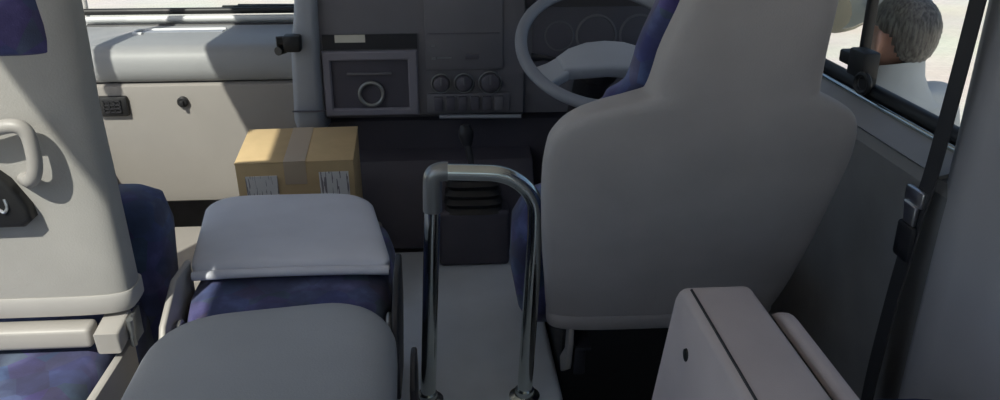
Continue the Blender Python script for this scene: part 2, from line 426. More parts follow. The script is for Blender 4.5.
# lid, with a dark strip standing in for the shaded gap below
b = MB(); b.prism([(-.352, .632), (-.350, .82), (-.075, .82), (-.070, .632), (-.074, .626), (-.346, .626)], 0, .03, (0, 2.337, 0), (1, 0, 0), (0, .10, 1), (0, 1, 0), .005)
b.build('storage_lid', 'lid', D)
MB().box(-.348, -.078, 2.366, 2.374, .598, .640).build('lid_gap_shade', 'dplastic', D)
MB().box(-.312, -.226, 2.3645, 2.3665, .618, .640).build('sticker', 'paper', D)
# pocket: frame, dark inset and ring
x0, x1, z0, z1 = -.329, -.107, .424, .567
def rect(a, c, d, e, y): return [V((a, y, d)), V((c, y, d)), V((c, y, e)), V((a, y, e))]
MB().loft([rect(-.352, -.079, .402, .594, 2.374), rect(-.352, -.079, .402, .594, 2.359), rect(-.348, -.083, .406, .590, 2.355), rect(x0 - .004, x1 + .004, z0 - .004, z1 + .004, 2.355), rect(x0, x1, z0, z1, 2.359), rect(x0, x1, z0, z1, 2.374)], cap=False).build('pocket_frame', 'frame', D, angle=20)
pk = MB().box(x0 - .002, x1 + .002, 2.368, 2.374, z0 - .002, z1 + .002).build('pocket', 'lower', D)
b = MB(); b.ring((-.217, 2.360, .467), (0, 1, 0), .034, .0055); b.build('ring', 'dchrome', pk)
b = MB(); b.box(-.285, -.155, 2.357, 2.37, .524, .530, .002); b.build('finger_ledge', 'console', pk)
# radio and switch stack
rd = MB().box(-.055, .170, 2.362, 2.374, .535, .74, .003).build('radio_panel', 'console', D)
MB().box(-.038, -.028, 2.359, 2.363, .603, .611).build('button', 'dchrome', rd)
MB().box(-.038, -.026, 2.359, 2.363, .566, .574).build('button', 'dchrome', rd)
MB().box(-.022, .020, 2.3595, 2.363, .569, .5725).build('display_line', 'dchrome', rd)
b = MB(); b.box(-.045, .16, 2.3595, 2.363, .640, .642); b.box(.06, .10, 2.3595, 2.363, .565, .580, .002); b.build('buttons', 'console2', rd)
for x in (-.012, .055, .132):
    r = .024 if x < .1 else .029
    kb = MB().lathe([(0, -.004), (r + .006, -.004), (r + .006, .003), (r, .004), (r * .92, .022), (r * .7, .026), (0, .026)], (x, 2.372, .494), (0, -1, 0)).build('knob', 'console2', D)
    MB().ring((x, 2.365, .494), (0, 1, 0), r + .004, .0025).build('bezel', 'dchrome', kb)
    MB().box(x - .003, x + .003, 2.342, 2.348, .492, .494 + r * .9, .001).build('pointer', 'console', kb)
sp = MB().box(-.055, .190, 2.363, 2.373, .405, .463, .003).build('switch_panel', 'console', D)
for k in range(6):
    x = -.035 + .036 * k
    MB().box(x, x + .026, 2.354, 2.366, .412, .455, .003).build('switch', 'console2' if k < 5 else 'console', D)
b = MB(); b.tube([(-.02, 2.368, .392), (.225, 2.368, .388)], .006, 8); b.build('stack_lip', 'column', D)
# lower dark panels
xprism([(2.46, 0), (2.44, .03), (2.44, .36), (2.47, .388), (2.83, .388), (2.83, 0)], -.45, .95).build('lower_panel', 'lower', D)
xprism([(2.58, -.2), (2.58, .12), (2.8, .12), (2.8, -.2)], -1.05, -.44).build('kick_panel', 'floor', D)
xprism([(2.275, 0), (2.255, .015), (2.30, .20), (2.35, .26), (2.46, .27), (2.46, 0)], -.30, .26, .004).build('hump_face', 'lower', D)
# instrument hood and gauges before the driver
xprism([(2.46, .385), (2.40, .39), (2.39, .46), (2.42, .70), (2.36, .75), (2.36, .775), (2.42, .80), (2.83, .80), (2.83, .385)], .233, .93, .005).build('instrument_hood', 'console', D)
b = MB(); b.prism([(.26, .50), (.74, .50), (.74, .70), (.70, .735), (.30, .735), (.26, .70)], 0, .012, (0, 2.345, 0), (1, 0, 0), (0, .10, 1), (0, 1, 0), .003); gp = b.build('gauge_panel', 'console2', D)
for x, r in ((.34, .045), (.45, .062), (.58, .062), (.68, .04)):
    g = MB().lathe([(0, 0), (r, 0), (r, .006), (r * .9, .008), (r * .88, .003), (0, .003)], (x, 2.412, .62), (0, -1, .1)).build('gauge', 'console', gp)
# steering column
b = MB(); b.tube([(.41, 2.20, .56), (.41, 2.44, .20)], [.05, .065], 20); b.build('steering_column', 'dplastic', D)
b = MB(); b.tube([(.38, 2.20, .585), (.27, 2.21, .60), (.235, 2.21, .603)], [.008, .008, .013], 10); b.build('stalk', 'dplastic', D)

# steering wheel
eu, ev, en = V((1, 0, 0)), V((0, .851, .526)), V((0, -.526, .851)); wc = V((.424, 2.145, .648))
SW = thing('steering_wheel', 'large grey two-spoke steering wheel in front of the driver seat', 'steering wheel', wc)
MB().ring(wc, en, .222, .0165, 72, 16, .9).build('rim', 'wheel', SW)
b = MB(); pad = [(-.135, -.05), (-.10, -.018), (-.05, .004), (0, .010), (.05, .004), (.10, -.018), (.135, -.05), (.12, -.10), (.07, -.098), (0, -.092), (-.07, -.098), (-.12, -.10)]
b.prism(pad, -.035, .012, wc, eu, ev, en, .012, 3); b.build('hub_pad', 'wheelpad', SW)
for s in (-1, 1):
    b = MB(); b.prism([(s * .11, -.03), (s * .16, -.065), (s * .205, -.085), (s * .165, -.148), (s * .135, -.125), (s * .105, -.105)], -.03, .004, wc, eu, ev, en, .008, 3)
    b.build('spoke', 'wheelpad', SW)
b = MB(); b.lathe([(0, 0), (.05, 0), (.042, -.05), (0, -.05)], wc + ev * -.03 - en * .03, en); b.build('boss', 'dplastic', SW)

# gear lever with ribbed boot
G = thing('gear_lever', 'gear lever with a black ribbed rubber boot behind the chrome rail', 'gear lever', (.07, 2.19, 0))
rings = []
for k in range(9):
    z = .165 + .100 * k / 8; f = k / 8; amp = .010 if k % 2 else 0
    rings.append(sring((.072, 2.20 + .02 * f, z), (1, 0, 0), (0, 1, 0), .088 - .012 * f - amp, .055 - .012 * f - amp, 4, 32))
rings.append(sring((.072, 2.22, .275), (1, 0, 0), (0, 1, 0), .045, .04, 3, 32))
MB().loft(rings).build('boot', 'black', G, angle=20)
MB().box(-.03, .175, 2.15, 2.25, 0, .17, .012, 3).build('plinth', 'lower', G)
b = MB(); b.tube(smooth_path([(.072, 2.22, .27), (.064, 2.235, .32), (.058, 2.25, .355)]), .010, 10); b.build('lever', 'dplastic', G)
b = MB(); b.lathe([(0, -.03), (.014, -.028), (.022, 0), (.022, .012), (.014, .03), (0, .034)], (.056, 2.253, .368), (-.1, .2, 1)); b.build('knob', 'dplastic', G)

# ------------------------------------------------------------------ chrome rail
RY = 1.506
R = thing('handrail', 'short bent chrome handrail standing on the centre floor', 'handrail', (.06, RY, 0))
b = MB(); b.tube([(-.056, RY, .005), (-.030, RY, .50)], .0165, 18); b.build('left_post', 'chrome', R)
arc = [(.157, RY, .005), (.168, RY, .25), (.175, RY, .40)]
pth = [V(p) for p in arc]
c0 = V((.075, RY, .445))
for k in range(0, 13):
    a = math.radians(90 * k / 12)
    pth.append(V((c0.x + .1 * math.cos(a), RY, c0.z + .088 * math.sin(a))))
pth += [V((.04, RY, .535)), V((-.02, RY, .538))]
b = MB(); b.tube(pth, .0165, 18); b.build('bent_tube', 'chrome', R)
b = MB(); b.tube(smooth_path([(-.032, RY, .455), (-.030, RY, .515), (-.026, RY, .532), (-.012, RY, .538), (.0, RY, .538)], 6), .0192, 18); b.build('elbow_joint', 'dchrome', R)
for x in (-.056, .157):
    MB().lathe([(0, 0), (.034, 0), (.034, .006), (.022, .010), (.021, .022), (0, .022)], (x, RY, 0), (0, 0, 1)).build('foot_collar', 'chrome', R)

# ------------------------------------------------------------------ seats
def smooth_stations(st, n=4):
    out = []; P = [st[0]] + list(st) + [st[-1]]
    for i in range(1, len(P) - 2):
        p0, p1, p2, p3 = P[i - 1:i + 3]; d = p2[0] - p1[0]
        def slope(a, b, c, j):
            s1 = (b[j] - a[j]) / max(1e-6, b[0] - a[0]) if b[0] > a[0] else None
            s2 = (c[j] - b[j]) / max(1e-6, c[0] - b[0]) if c[0] > b[0] else None
            if s1 is None: return s2
            if s2 is None: return s1
            return 0 if s1 * s2 <= 0 else 2 * s1 * s2 / (s1 + s2)
        for k in range(n):
            t = k / n; h = [p1[0] + d * t]
            for j in range(1, 5):
                m1, m2 = slope(p0, p1, p2, j) * d, slope(p1, p2, p3, j) * d
                h.append((2 * t ** 3 - 3 * t * t + 1) * p1[j] + (t ** 3 - 2 * t * t + t) * m1 + (3 * t * t - 2 * t ** 3) * p2[j] + (t ** 3 - t * t) * m2)
            out.append(tuple(h))
    out.append(st[-1]); return out
def back_shell(st, th, n=3.6):
    """st: (z, rear y, xl, xr, thickness scale) from the bottom up; horizontal slices, rounded at both ends"""
    rings = []
    for k, (z, y, xl, xr, *r) in enumerate(smooth_stations(st)):
        f = r[0] if r else 1.0
        rings.append(hring(xl, xr, y, y + th * f, z, n))
    return MB().loft(rings)
def interp(st, n=4):
    out = []
    for a, bb in zip(st, st[1:]):
        for k in range(n):
            f = k / n; out.append(tuple(a[i] + (bb[i] - a[i]) * f for i in range(len(a))))
    out.append(st[-1]); return out

# driver seat ---------------------------------------------------
DS = thing('driver_seat', 'grey high-backed driver seat facing the steering wheel, seen from behind', 'seat', (.43, 1.6, -.2))
st = [(.165, 1.515, .235, .665, .75), (.172, 1.500, .217, .68, .9), (.19, 1.490, .208, .688, 1), (.30, 1.436, .193, .705, 1), (.45, 1.365, .176, .712, 1), (.60, 1.296, .167, .712, 1), (.66, 1.270, .172, .705, 1),
      (.695, 1.256, .19, .692, 1), (.715, 1.248, .215, .675, 1), (.730, 1.242, .25, .652, .98), (.742, 1.238, .292, .628, .97), (.755, 1.233, .325, .608, .95), (.79, 1.221, .333, .602, .95), (.82, 1.211, .337, .598, .95), (.91, 1.182, .362, .590, .95), (1.0, 1.155, .378, .582, .95), (1.05, 1.142, .39, .57, .85), (1.075, 1.145, .42, .54, .6)]
back_shell(st, .10, 4.0).build('back_shell', 'vinyl_drv', DS, angle=60)
fp = [(z, y + .085, xl + (.022 if z < .55 else .06 if z < .725 else .03 if z < .75 else .008), xr - .01, f) for z, y, xl, xr, f in st[1:-1]]
fp = [(z, y, xl - (.024 if z > .74 else 0), xr, f) for z, y, xl, xr, f in fp]
back_shell(fp, .085).build('front_pad', 'blue', DS, angle=60)
b = MB(); hs = []
for z, y, xl, xr in ((.170, 1.498, .212, .685), (.178, 1.490, .206, .691), (.205, 1.478, .204, .693), (.215, 1.4765, .2055, .692)):
    hs.append(hring(xl, xr, y, y + .10, z, 4.0))
b.loft(hs); b.build('hem', 'vinyl_drv', DS)
b = MB(); b.loft([hring(.17, .30, 1.59, 1.63, .14, 3), hring(.15, .30, 1.56, 1.66, .18, 3), hring(.132, .30, 1.55, 1.69, .28, 3), hring(.137, .30, 1.55, 1.69, .39, 3), hring(.162, .30, 1.56, 1.67, .44, 3), hring(.19, .28, 1.58, 1.65, .455, 3)])
b.build('side_bolster', 'blue', DS, angle=60)
b = MB(); b.loft([hring(.20, .68, 1.64, 2.0, .12, 4), hring(.18, .70, 1.62, 2.03, .15, 4), hring(.18, .70, 1.62, 2.03, .24, 4), hring(.21, .67, 1.65, 2.0, .27, 4)])
b.build('cushion', 'blue', DS, angle=60)
b = MB(); b.box(.25, .64, 1.62, 1.98, -.2, .13, .02); b.build('pedestal', 'black', DS)  # blackened to stand in for the shaded void under the seat
b = MB(); b.prism([(1.50, .20), (1.53, .20), (1.55, .10), (1.62, .03), (1.60, .0), (1.52, .06), (1.50, .14)], .250, .262, (0, 0, 0), (0, 1, 0), (0, 0, 1), (1, 0, 0), .004); b.build('recliner_bracket', 'ledge', DS)
b = MB(); b.box(.266, .30, 1.50, 1.56, .118, .126, .002); b.box(.266, .29, 1.51, 1.56, .05, .12, .003); b.build('hinge', 'dplastic', DS)

# tall left seat --------------------------------------------------
TS = thing('passenger_seat', 'tall sunlit grey passenger seat at the far left with blue headrest and grab handle', 'seat', (-.72, 1.35, -.2))
st = [(.392, 1.255, -.90, -.563, .7), (.40, 1.242, -.915, -.545, .9), (.42, 1.236, -.925, -.536, 1), (.60, 1.216, -.925, -.532, 1), (.735, 1.201, -.925, -.530, 1), (.85, 1.186, -.92, -.522, 1), (.93, 1.177, -.915, -.518, 1), (1.05, 1.163, -.905, -.52, 1), (1.20, 1.15, -.89, -.535, 1), (1.25, 1.15, -.87, -.555, .85), (1.275, 1.16, -.83, -.595, .6)]
back_shell(st, .085, 4.6).build('back_shell', 'vinyl', TS, angle=60)
back_shell([(z, y + .075, xl, xr - .028, f) for z, y, xl, xr, f in st[1:-1]], .06).build('front_pad', 'blue', TS, angle=60)
back_shell([(.846, 1.1855, -.905, -.552, 1), (.850, 1.1815, -.905, -.550, 1), (.93, 1.173, -.90, -.546, 1), (1.05, 1.159, -.89, -.548, 1), (1.22, 1.146, -.87, -.57, .8)], .06, 4.5).build('headrest_cover', 'blue', TS, angle=60)
b = MB(); hs = []
for z, y, xl, xr in ((.395, 1.240, -.92, -.540), (.405, 1.236, -.93, -.534), (.428, 1.231, -.931, -.532), (.434, 1.2325, -.929, -.533)):
    hs.append(hring(xl, xr, y, y + .095, z, 4.6))
b.loft(hs); b.build('hem', 'hem', TS)
b = MB(); b.loft([hring(-.70, -.60, 1.47, 1.52, .12, 3), hring(-.72, -.575, 1.44, 1.56, .17, 3), hring(-.72, -.555, 1.42, 1.585, .30, 3), hring(-.72, -.545, 1.42, 1.585, .44, 3), hring(-.70, -.556, 1.44, 1.57, .495, 3), hring(-.68, -.585, 1.46, 1.55, .512, 3)])
b.build('side_bolster', 'blue', TS, angle=60)
b = MB(); b.loft([hring(-.91, -.60, 1.02, 1.58, .14, 4), hring(-.925, -.590, 1.0, 1.60, .17, 4), hring(-.925, -.586, .95, 1.60, .27, 4), hring(-.915, -.592, .96, 1.59, .315, 4), hring(-.885, -.615, .99, 1.56, .332, 4)])
b.build('cushion', 'blue', TS, angle=60)
b = MB(); b.box(-.93, -.60, 1.215, 1.255, .345, .383, .008, 3); b.build('back_frame', 'plastic', TS)
b = MB(); b.prism([(1.205, .378), (1.275, .388), (1.285, .35), (1.21, .338)], -.592, -.550, (0, 0, 0), (0, 1, 0), (0, 0, 1), (1, 0, 0), .006); b.build('recliner_bracket', 'plastic', TS)
b = MB(); b.tube([(-.542, 1.24, .385), (-.546, 1.25, .33)], .006, 10); b.box(-.548, -.542, 1.24, 1.29, .33, .385, .002); b.build('recliner_lever', 'dchrome', TS)
b = MB(); b.box(-.572, -.556, 1.08, 1.28, -.2, .325, .005); b.build('leg', 'plastic', TS)
b = MB(); b.box(-.92, -.89, 1.02, 1.60, -.2, .16, .006); b.build('leg', 'plastic', TS)
gh = MB(); gh.tube(smooth_path([(-0.714, 1.205, .738), (-0.714, 1.185, .734), (-0.679, 1.174, .735), (-0.626, 1.172, .748), (-0.605, 1.174, .738), (-0.603, 1.176, .70), (-0.610, 1.180, .672), (-0.624, 1.19, .657), (-0.644, 1.215, .652)], 8), .0108, 14)
ghm = gh.build('grab_handle', 'plastic', TS)
b = MB(); b.prism([(-.77, .672), (-.678, .674), (-.660, .655), (-.640, .612), (-.638, .590), (-.652, .578), (-.77, .576)], 0, .05, (0, 1.237, 0), (1, 0, 0), (0, -.075, 1), (0, 1, 0), .008); mt = b.build('handle_mount', 'black', TS)
b = MB(); b.tube(smooth_path([(-.668, 1.191, .628), (-.666, 1.189, .615), (-.672, 1.189, .607), (-.680, 1.190, .612)]), .0025, 8); b.build('clip', 'steel', mt)

# far folded jump seat -------------------------------------------------
def rounded_panel(x0n, x1n, x0f, x1f, y0, y1, ztop, th, dome, rc, N=40, z_slope=0.0):
    """a folded backrest lying flat: a dome-topped cushion with rounded far corners"""
    xs = 26; ys = 26; b = MB(); bm = b.bm
    def outline(v):
        xl = x0n + (x0f - x0n) * v; xr = x1n + (x1f - x1n) * v
        d = (1 - v) * (y1 - y0)
        if d < rc:
            k = rc - math.sqrt(max(0, rc * rc - (rc - d) ** 2)); xl += k; xr -= k
        d0 = v * (y1 - y0); r0 = rc * .35
        if d0 < r0:
            k = (r0 - math.sqrt(max(0, r0 * r0 - (r0 - d0) ** 2))); xl += k; xr -= k
        return xl, xr
    top = []; bot = []
    vs = [0, .01, .025, .05] + [.05 + .75 * k / 14 for k in range(1, 15)] + [.80 + .20 * math.sin(math.pi / 2 * k / 12) for k in range(1, 13)]
    for v in vs:
        xl, xr = outline(v); rt_, rb_ = [], []
        for i in range(xs + 1):
            u = -math.cos(math.pi * i / xs)
            x = (xl + xr) / 2 + u * (xr - xl) / 2; y = y0 + v * (y1 - y0)
            e = (max(0, 1 - abs(u) ** 6)) ** .5 * (max(0, 1 - abs(2 * v - 1) ** 10)) ** .5
            zz = ztop + z_slope * (v - .5)
            rt_.append(bm.verts.new((x, y, zz - dome + dome * e))); rb_.append(bm.verts.new((x, y, zz - dome - th)))
        top.append(rt_); bot.append(rb_)
    n = len(vs)
    for j in range(n - 1):
        for i in range(xs):
            bm.faces.new((top[j][i], top[j][i + 1], top[j + 1][i + 1], top[j + 1][i]))
            bm.faces.new((bot[j][i], bot[j + 1][i], bot[j + 1][i + 1], bot[j][i + 1]))
        bm.faces.new((top[j][0], top[j + 1][0], bot[j + 1][0], bot[j][0]))
        bm.faces.new((top[j][xs], bot[j][xs], bot[j + 1][xs], top[j + 1][xs]))
    for i in range(xs):
        bm.faces.new((top[0][i], bot[0][i], bot[0][i + 1], top[0][i + 1]))
        bm.faces.new((top[-1][i], top[-1][i + 1], bot[-1][i + 1], bot[-1][i]))
    bmesh.ops.remove_doubles(bm, verts=bm.verts, dist=1e-5)
    return b
FJ = thing('jump_seat', 'far folded jump seat, its pale grey back lying forward in front of the cardboard box', 'seat', (-.33, 1.5, 0))
rounded_panel(-.492, -.112, -.547, -.180, 1.42, 1.77, .404, .018, .022, .075).build('folded_back', 'vinyl_skylit', FJ, angle=50)
b = MB(); b.tube(smooth_path([(-.487, 1.416, .372), (-.40, 1.410, .378), (-.30, 1.408, .380), (-.20, 1.410, .378), (-.118, 1.416, .372)]), .009, 12); b.build('hem', 'vinyl_skylit', FJ)
b = MB(); b.loft([hring(-.48, -.13, 1.27, 1.72, .17, 4), hring(-.495, -.115, 1.255, 1.735, .20, 4), hring(-.495, -.115, 1.255, 1.735, .31, 4), hring(-.485, -.125, 1.265, 1.725, .345, 4), hring(-.45, -.16, 1.30, 1.69, .358, 4)])
b.build('cushion', 'blue', FJ, angle=60)
for s, x in ((-1, -.503), (1, -.100)):
    b = MB(); b.prism([(1.24, .30), (1.27, .35), (1.36, .395), (1.45, .39), (1.45, .30), (1.35, .20), (1.24, .20)], x - .006, x + .006, (0, 0, 0), (0, 1, 0), (0, 0, 1), (1, 0, 0), .004)
    ar = b.build('side_bracket', 'plastic' if s < 0 else 'dplastic', FJ)  # left bracket pale, right dark: sunlit and shaded sides put into the colour
    b = MB(); b.ring((x - s * .014, 1.315, .315), (1, 0, 0), .016, .005, 24, 8); b.build('hinge_ring', 'dchrome', ar)
b = MB(); b.box(-.46, -.43, 1.32, 1.68, 0, .175, .006); b.build('leg', 'dplastic', FJ)
b = MB(); b.box(-.18, -.15, 1.32, 1.68, 0, .175, .006); b.build('leg', 'dplastic', FJ)

# near folded jump seat
NJ = thing('jump_seat', 'nearest folded jump seat, its rounded dark grey back at the bottom edge of the photo', 'seat', (-.28, .9, 0))
njb = rounded_panel(-.448, -.068, -.478, -.092, .58, 1.235, .440, .03, .055, .115, z_slope=-.01)
for v in njb.bm.verts: v.co.y += .14 * (v.co.x + .20) if v.co.x < -.2 else 0
njb.build('folded_back', 'vinyl_near', NJ, angle=50)
b = MB(); b.loft([hring(-.47, -.08, .52, 1.15, .17, 4), hring(-.485, -.07, .50, 1.165, .20, 4), hring(-.487, -.068, .50, 1.165, .30, 4), hring(-.475, -.08, .51, 1.15, .335, 4)])
b.build('cushion', 'blue', NJ, angle=60)
b = MB(); b.prism([(1.04, .36), (1.10, .385), (1.13, .38), (1.14, .34), (1.10, .25), (1.04, .25)], -.066, -.056, (0, 0, 0), (0, 1, 0), (0, 0, 1), (1, 0, 0), .004); b.build('side_bracket', 'dplastic', NJ)
for x in (-.44, -.14):
    b = MB(); b.box(x, x + .03, .60, 1.10, 0, .175, .006); b.build('leg', 'dplastic', NJ)

# stowed jump seat on the right -------------------------------------
SJ = thing('jump_seat', 'warm grey jump seat folded up on its side behind the driver seat', 'seat', (.41, .75, -.2))
def slab(x0, x1, y0, y1, z0, z1, rc, bev, lean=0):
    pts = []
    for k in range(0, 9):
        a = math.radians(90 * k / 8); pts.append((y1 - rc + rc * math.cos(a), z1 - rc + rc * math.sin(a)))
    pts += [(y0, z1), (y0, z0), (y1 + lean, z0)]
    b = MB(); b.prism(pts, x0, x1, (0, 0, 0), (0, 1, 0), (0, 0, 1), (1, 0, 0), bev, 4)
    for v in b.bm.verts: v.co.x += .13 * (v.co.z - .5); v.co.z += .018
    return b
slab(.337, .442, .45, 1.062, .10, .505, .035, .012).build('folded_back', 'vinyl_warm', SJ)
slab(.350, .446, .46, 1.045, .12, .495, .03, .004).build('gap_shade', 'black', SJ)  # black slab standing in for shade in the gap
slab(.455, .478, .45, 1.01, .10, .500, .06, .008).build('cushion_shell', 'vinyl_warm', SJ)
slab(.438, .458, .45, 1.03, .12, .486, .05, .004).build('cushion', 'black', SJ)  # coloured black so the gap between the halves looks shaded
b = MB(); b.tube([(.3495, 1.03, .5225), (.3495, .5, .5225)], .0022, 6); b.build('piping', 'dplastic', SJ)
b = MB(); b.lathe([(0, 0), (.010, 0), (.009, .004), (0, .005)], (.331, .965, .455), (-1, 0, 0)); b.build('button', 'black', SJ)
b = MB(); b.box(.36, .46, .55, .95, -.2, .11, .01); b.build('base', 'dplastic', SJ)

# seat behind the driver by the right pillar (only its blue cushion edge shows)
RS = thing('passenger_seat', 'blue cushion edge at the bottom right below the pillar cover', 'seat', (.68, .75, -.2))
b = MB(); b.loft([hring(.54, .835, .55, 1.05, .16, 4), hring(.53, .84, .53, 1.065, .19, 4), hring(.53, .84, .53, 1.065, .27, 4), hring(.545, .83, .545, 1.05, .30, 4)]); b.build('cushion', 'blue', RS, angle=60)
b = MB(); b.box(.56, .60, .6, 1.0, -.2, .17, .006); b.build('leg', 'dplastic', RS)
b = MB(); b.box(.77, .81, .6, 1.0, -.2, .17, .006); b.build('leg', 'dplastic', RS)

# seat belt ---------------------------------------------------------
SB = thing('seat_belt', 'black seat belt hanging down the right pillar with a silver tongue', 'seat belt', (.82, 1.29, .1))
b = MB(); b.strap(smooth_path([(.825, 1.215, 1.45), (.823, 1.232, .93), (.832, 1.268, .62), (.832, 1.284, .52), (.826, 1.297, .34), (.822, 1.305, .10), (.825, 1.29, -.15)]), (.25, 1, 0), .062, .003); b.build('webbing', 'belt', SB)
b = MB(); b.box(.820, .832, 1.262, 1.318, .535, .565, .004); b.prism([(1.270, .50), (1.300, .50), (1.31, .537), (1.268, .537)], .816, .825, (0, 0, 0), (0, 1, 0), (0, 0, 1), (1, 0, 0), .003); b.build('tongue', 'steel', SB)
b = MB(); b.box(.814, .830, 1.262, 1.314, .43, .50, .007); b.build('buckle', 'dplastic', SB)

# plinth and cardboard box -------------------------------------------------
b = MB(); b.box(-1.03, -.20, 1.93, 2.275, -.2, .10, .012, 3); pl = b.build('trim_5', 'dash', None); struct(pl, 'pale step in front of the glove panel')
BX = thing('cardboard_box', 'brown cardboard parcel with two white labels on the step before the dashboard', 'box', (-.40, 2.16, .10))
bm_ = Matrix.Translation((-.393, 2.135, .012)) @ Matrix.Rotation(math.radians(2.0), 4, 'Z') @ Matrix.Rotation(math.radians(5), 4, 'X') @ Matrix.Diagonal((.89, .80, 1, 1))
def bp(x0, x1, y0, y1, z0, z1, bev=0): return MB().box(x0, x1, y0, y1, z0, z1, bev, 2, bm_)
bp(-.166, .166, -.14, .14, .10, .392, .003).build('carton', 'card_top', BX)
b = bp(-.167, -.001, -.1405, .1405, .389, .3935, .001)
b.box(.001, .167, -.1405, .1405, .389, .3935, .001, 2, bm_); b.build('flaps', 'card_top', BX)
b = bp(-.031, .031, -.142, .142, .390, .3945); b.box(-.031, .031, -.1418, -.139, .33, .3945, 0, 2, bm_); b.build('packing_tape', 'tape', BX)
for x0, x1, z0, z1 in ((-.142, -.052, .25, .356), (.066, .150, .25, .362)):
    bp(x0, x1, -.1425, -.139, z0, z1).build('address_label', 'label', BX)

# ------------------------------------------------------------------ outside: unseen left mirror stay shaped to cast the dash shadow, right mirror, window latch
LM = struct(bpy.data.objects.new('trim_6', None), 'unseen curved black mirror stay outside the left front window, shaped to shadow the dash'); COL.objects.link(LM)
b = MB(); b.tube(smooth_path([(-1.04, 2.50, 1.22), (-1.12, 2.32, 1.27), (-1.194, 2.176, 1.26), (-1.228, 2.046, 1.26), (-1.232, 1.86, 1.235), (-1.222, 1.845, 1.147), (-1.185, 1.92, 1.058), (-1.11, 2.085, .863), (-1.055, 2.206, .72)]), .024, 12); b.build('stay', 'black', LM)
RM = thing('outside_mirror', 'olive beige outside mirror beyond the right front window', 'mirror', (1.3, 2.57, .7))
b = MB(); b.ball((1.255, 2.57, .755), (.17, .055, .17), mtx=Matrix.Rotation(math.radians(-12), 4, 'Y')); b.build('housing', 'mirror', RM)
mn = V((-.25, -1, -.30)).normalized(); mu = V((1, -.25, 0)).normalized(); mv = mu.cross(mn)
b = MB(); b.prism([(.135 * math.cos(2 * math.pi * k / 48), .145 * math.sin(2 * math.pi * k / 48)) for k in range(48)], .045, .062, (1.255, 2.57, .755), mu, mv, mn, .004); b.build('mirror_glass', 'mirror_face', RM)
b = MB(); b.tube(smooth_path([(1.27, 2.60, .86), (1.2, 2.62, 1.0), (1.0, 2.70, 1.05)]), .014, 10); b.build('stay', 'black', RM)
WLt = thing('window_latch', 'black window latch on the sill of the right front window', 'latch', (.93, 1.70, .70))
b = MB(); b.box(.905, .945, 1.70, 1.77, .655, .715, .006); b.box(.905, .94, 1.765, 1.815, .672, .702, .006); b.build('body', 'black', WLt)
b = MB(); b.ring((.905, 1.687, .652), (1, .3, 0), .020, .006, 28, 8); b.build('pull_ring', 'black', WLt)
b = MB(); b.box(.925, .95, 1.71, 1.76, .62, .66, .004); b.build('bracket', 'black', WLt)

# ------------------------------------------------------------------ the person outside
def skin_mesh(verts, edges, sub=2):
    me = bpy.data.meshes.new('sk'); me.from_pydata([v[:3] for v in verts], [], [])
    me.from_pydata if False else None
    me = bpy.data.meshes.new('sk'); me.from_pydata([v[:3] for v in verts], edges, [])
    o = bpy.data.objects.new('sk', me); COL.objects.link(o)
    md = o.modifiers.new('s', 'SKIN'); md.use_smooth_shade = True
    ss = o.modifiers.new('d', 'SUBSURF'); ss.levels = sub; ss.render_levels = sub
    for i, v in enumerate(verts):
        r = v[3]; me.skin_vertices[0].data[i].radius = (r, r) if not isinstance(r, tuple) else r
        me.skin_vertices[0].data[i].use_root = (i == 0)
    dg = bpy.context.evaluated_depsgraph_get(); dg.update()
    ev_ = o.evaluated_get(dg); m2 = bpy.data.meshes.new_from_object(ev_)
    bm = bmesh.new(); bm.from_mesh(m2)
    bpy.data.objects.remove(o); bpy.data.meshes.remove(m2)
    return bm
def remesh(bm, vox):
    me = bpy.data.meshes.new('rm'); bm.to_mesh(me); bm.free()
    o = bpy.data.objects.new('rm', me); COL.objects.link(o)
    md = o.modifiers.new('r', 'REMESH'); md.mode = 'VOXEL'; md.voxel_size = vox; md.use_smooth_shade = True
    sm = o.modifiers.new('s', 'SMOOTH'); sm.iterations = 4; sm.factor = .5
    dg = bpy.context.evaluated_depsgraph_get(); dg.update()
    m2 = bpy.data.meshes.new_from_object(o.evaluated_get(dg))
    b2 = bmesh.new(); b2.from_mesh(m2); bpy.data.objects.remove(o); bpy.data.meshes.remove(m2)
    return b2
PX, PY = 1.285, 2.24
HT = .757                       # top of the head
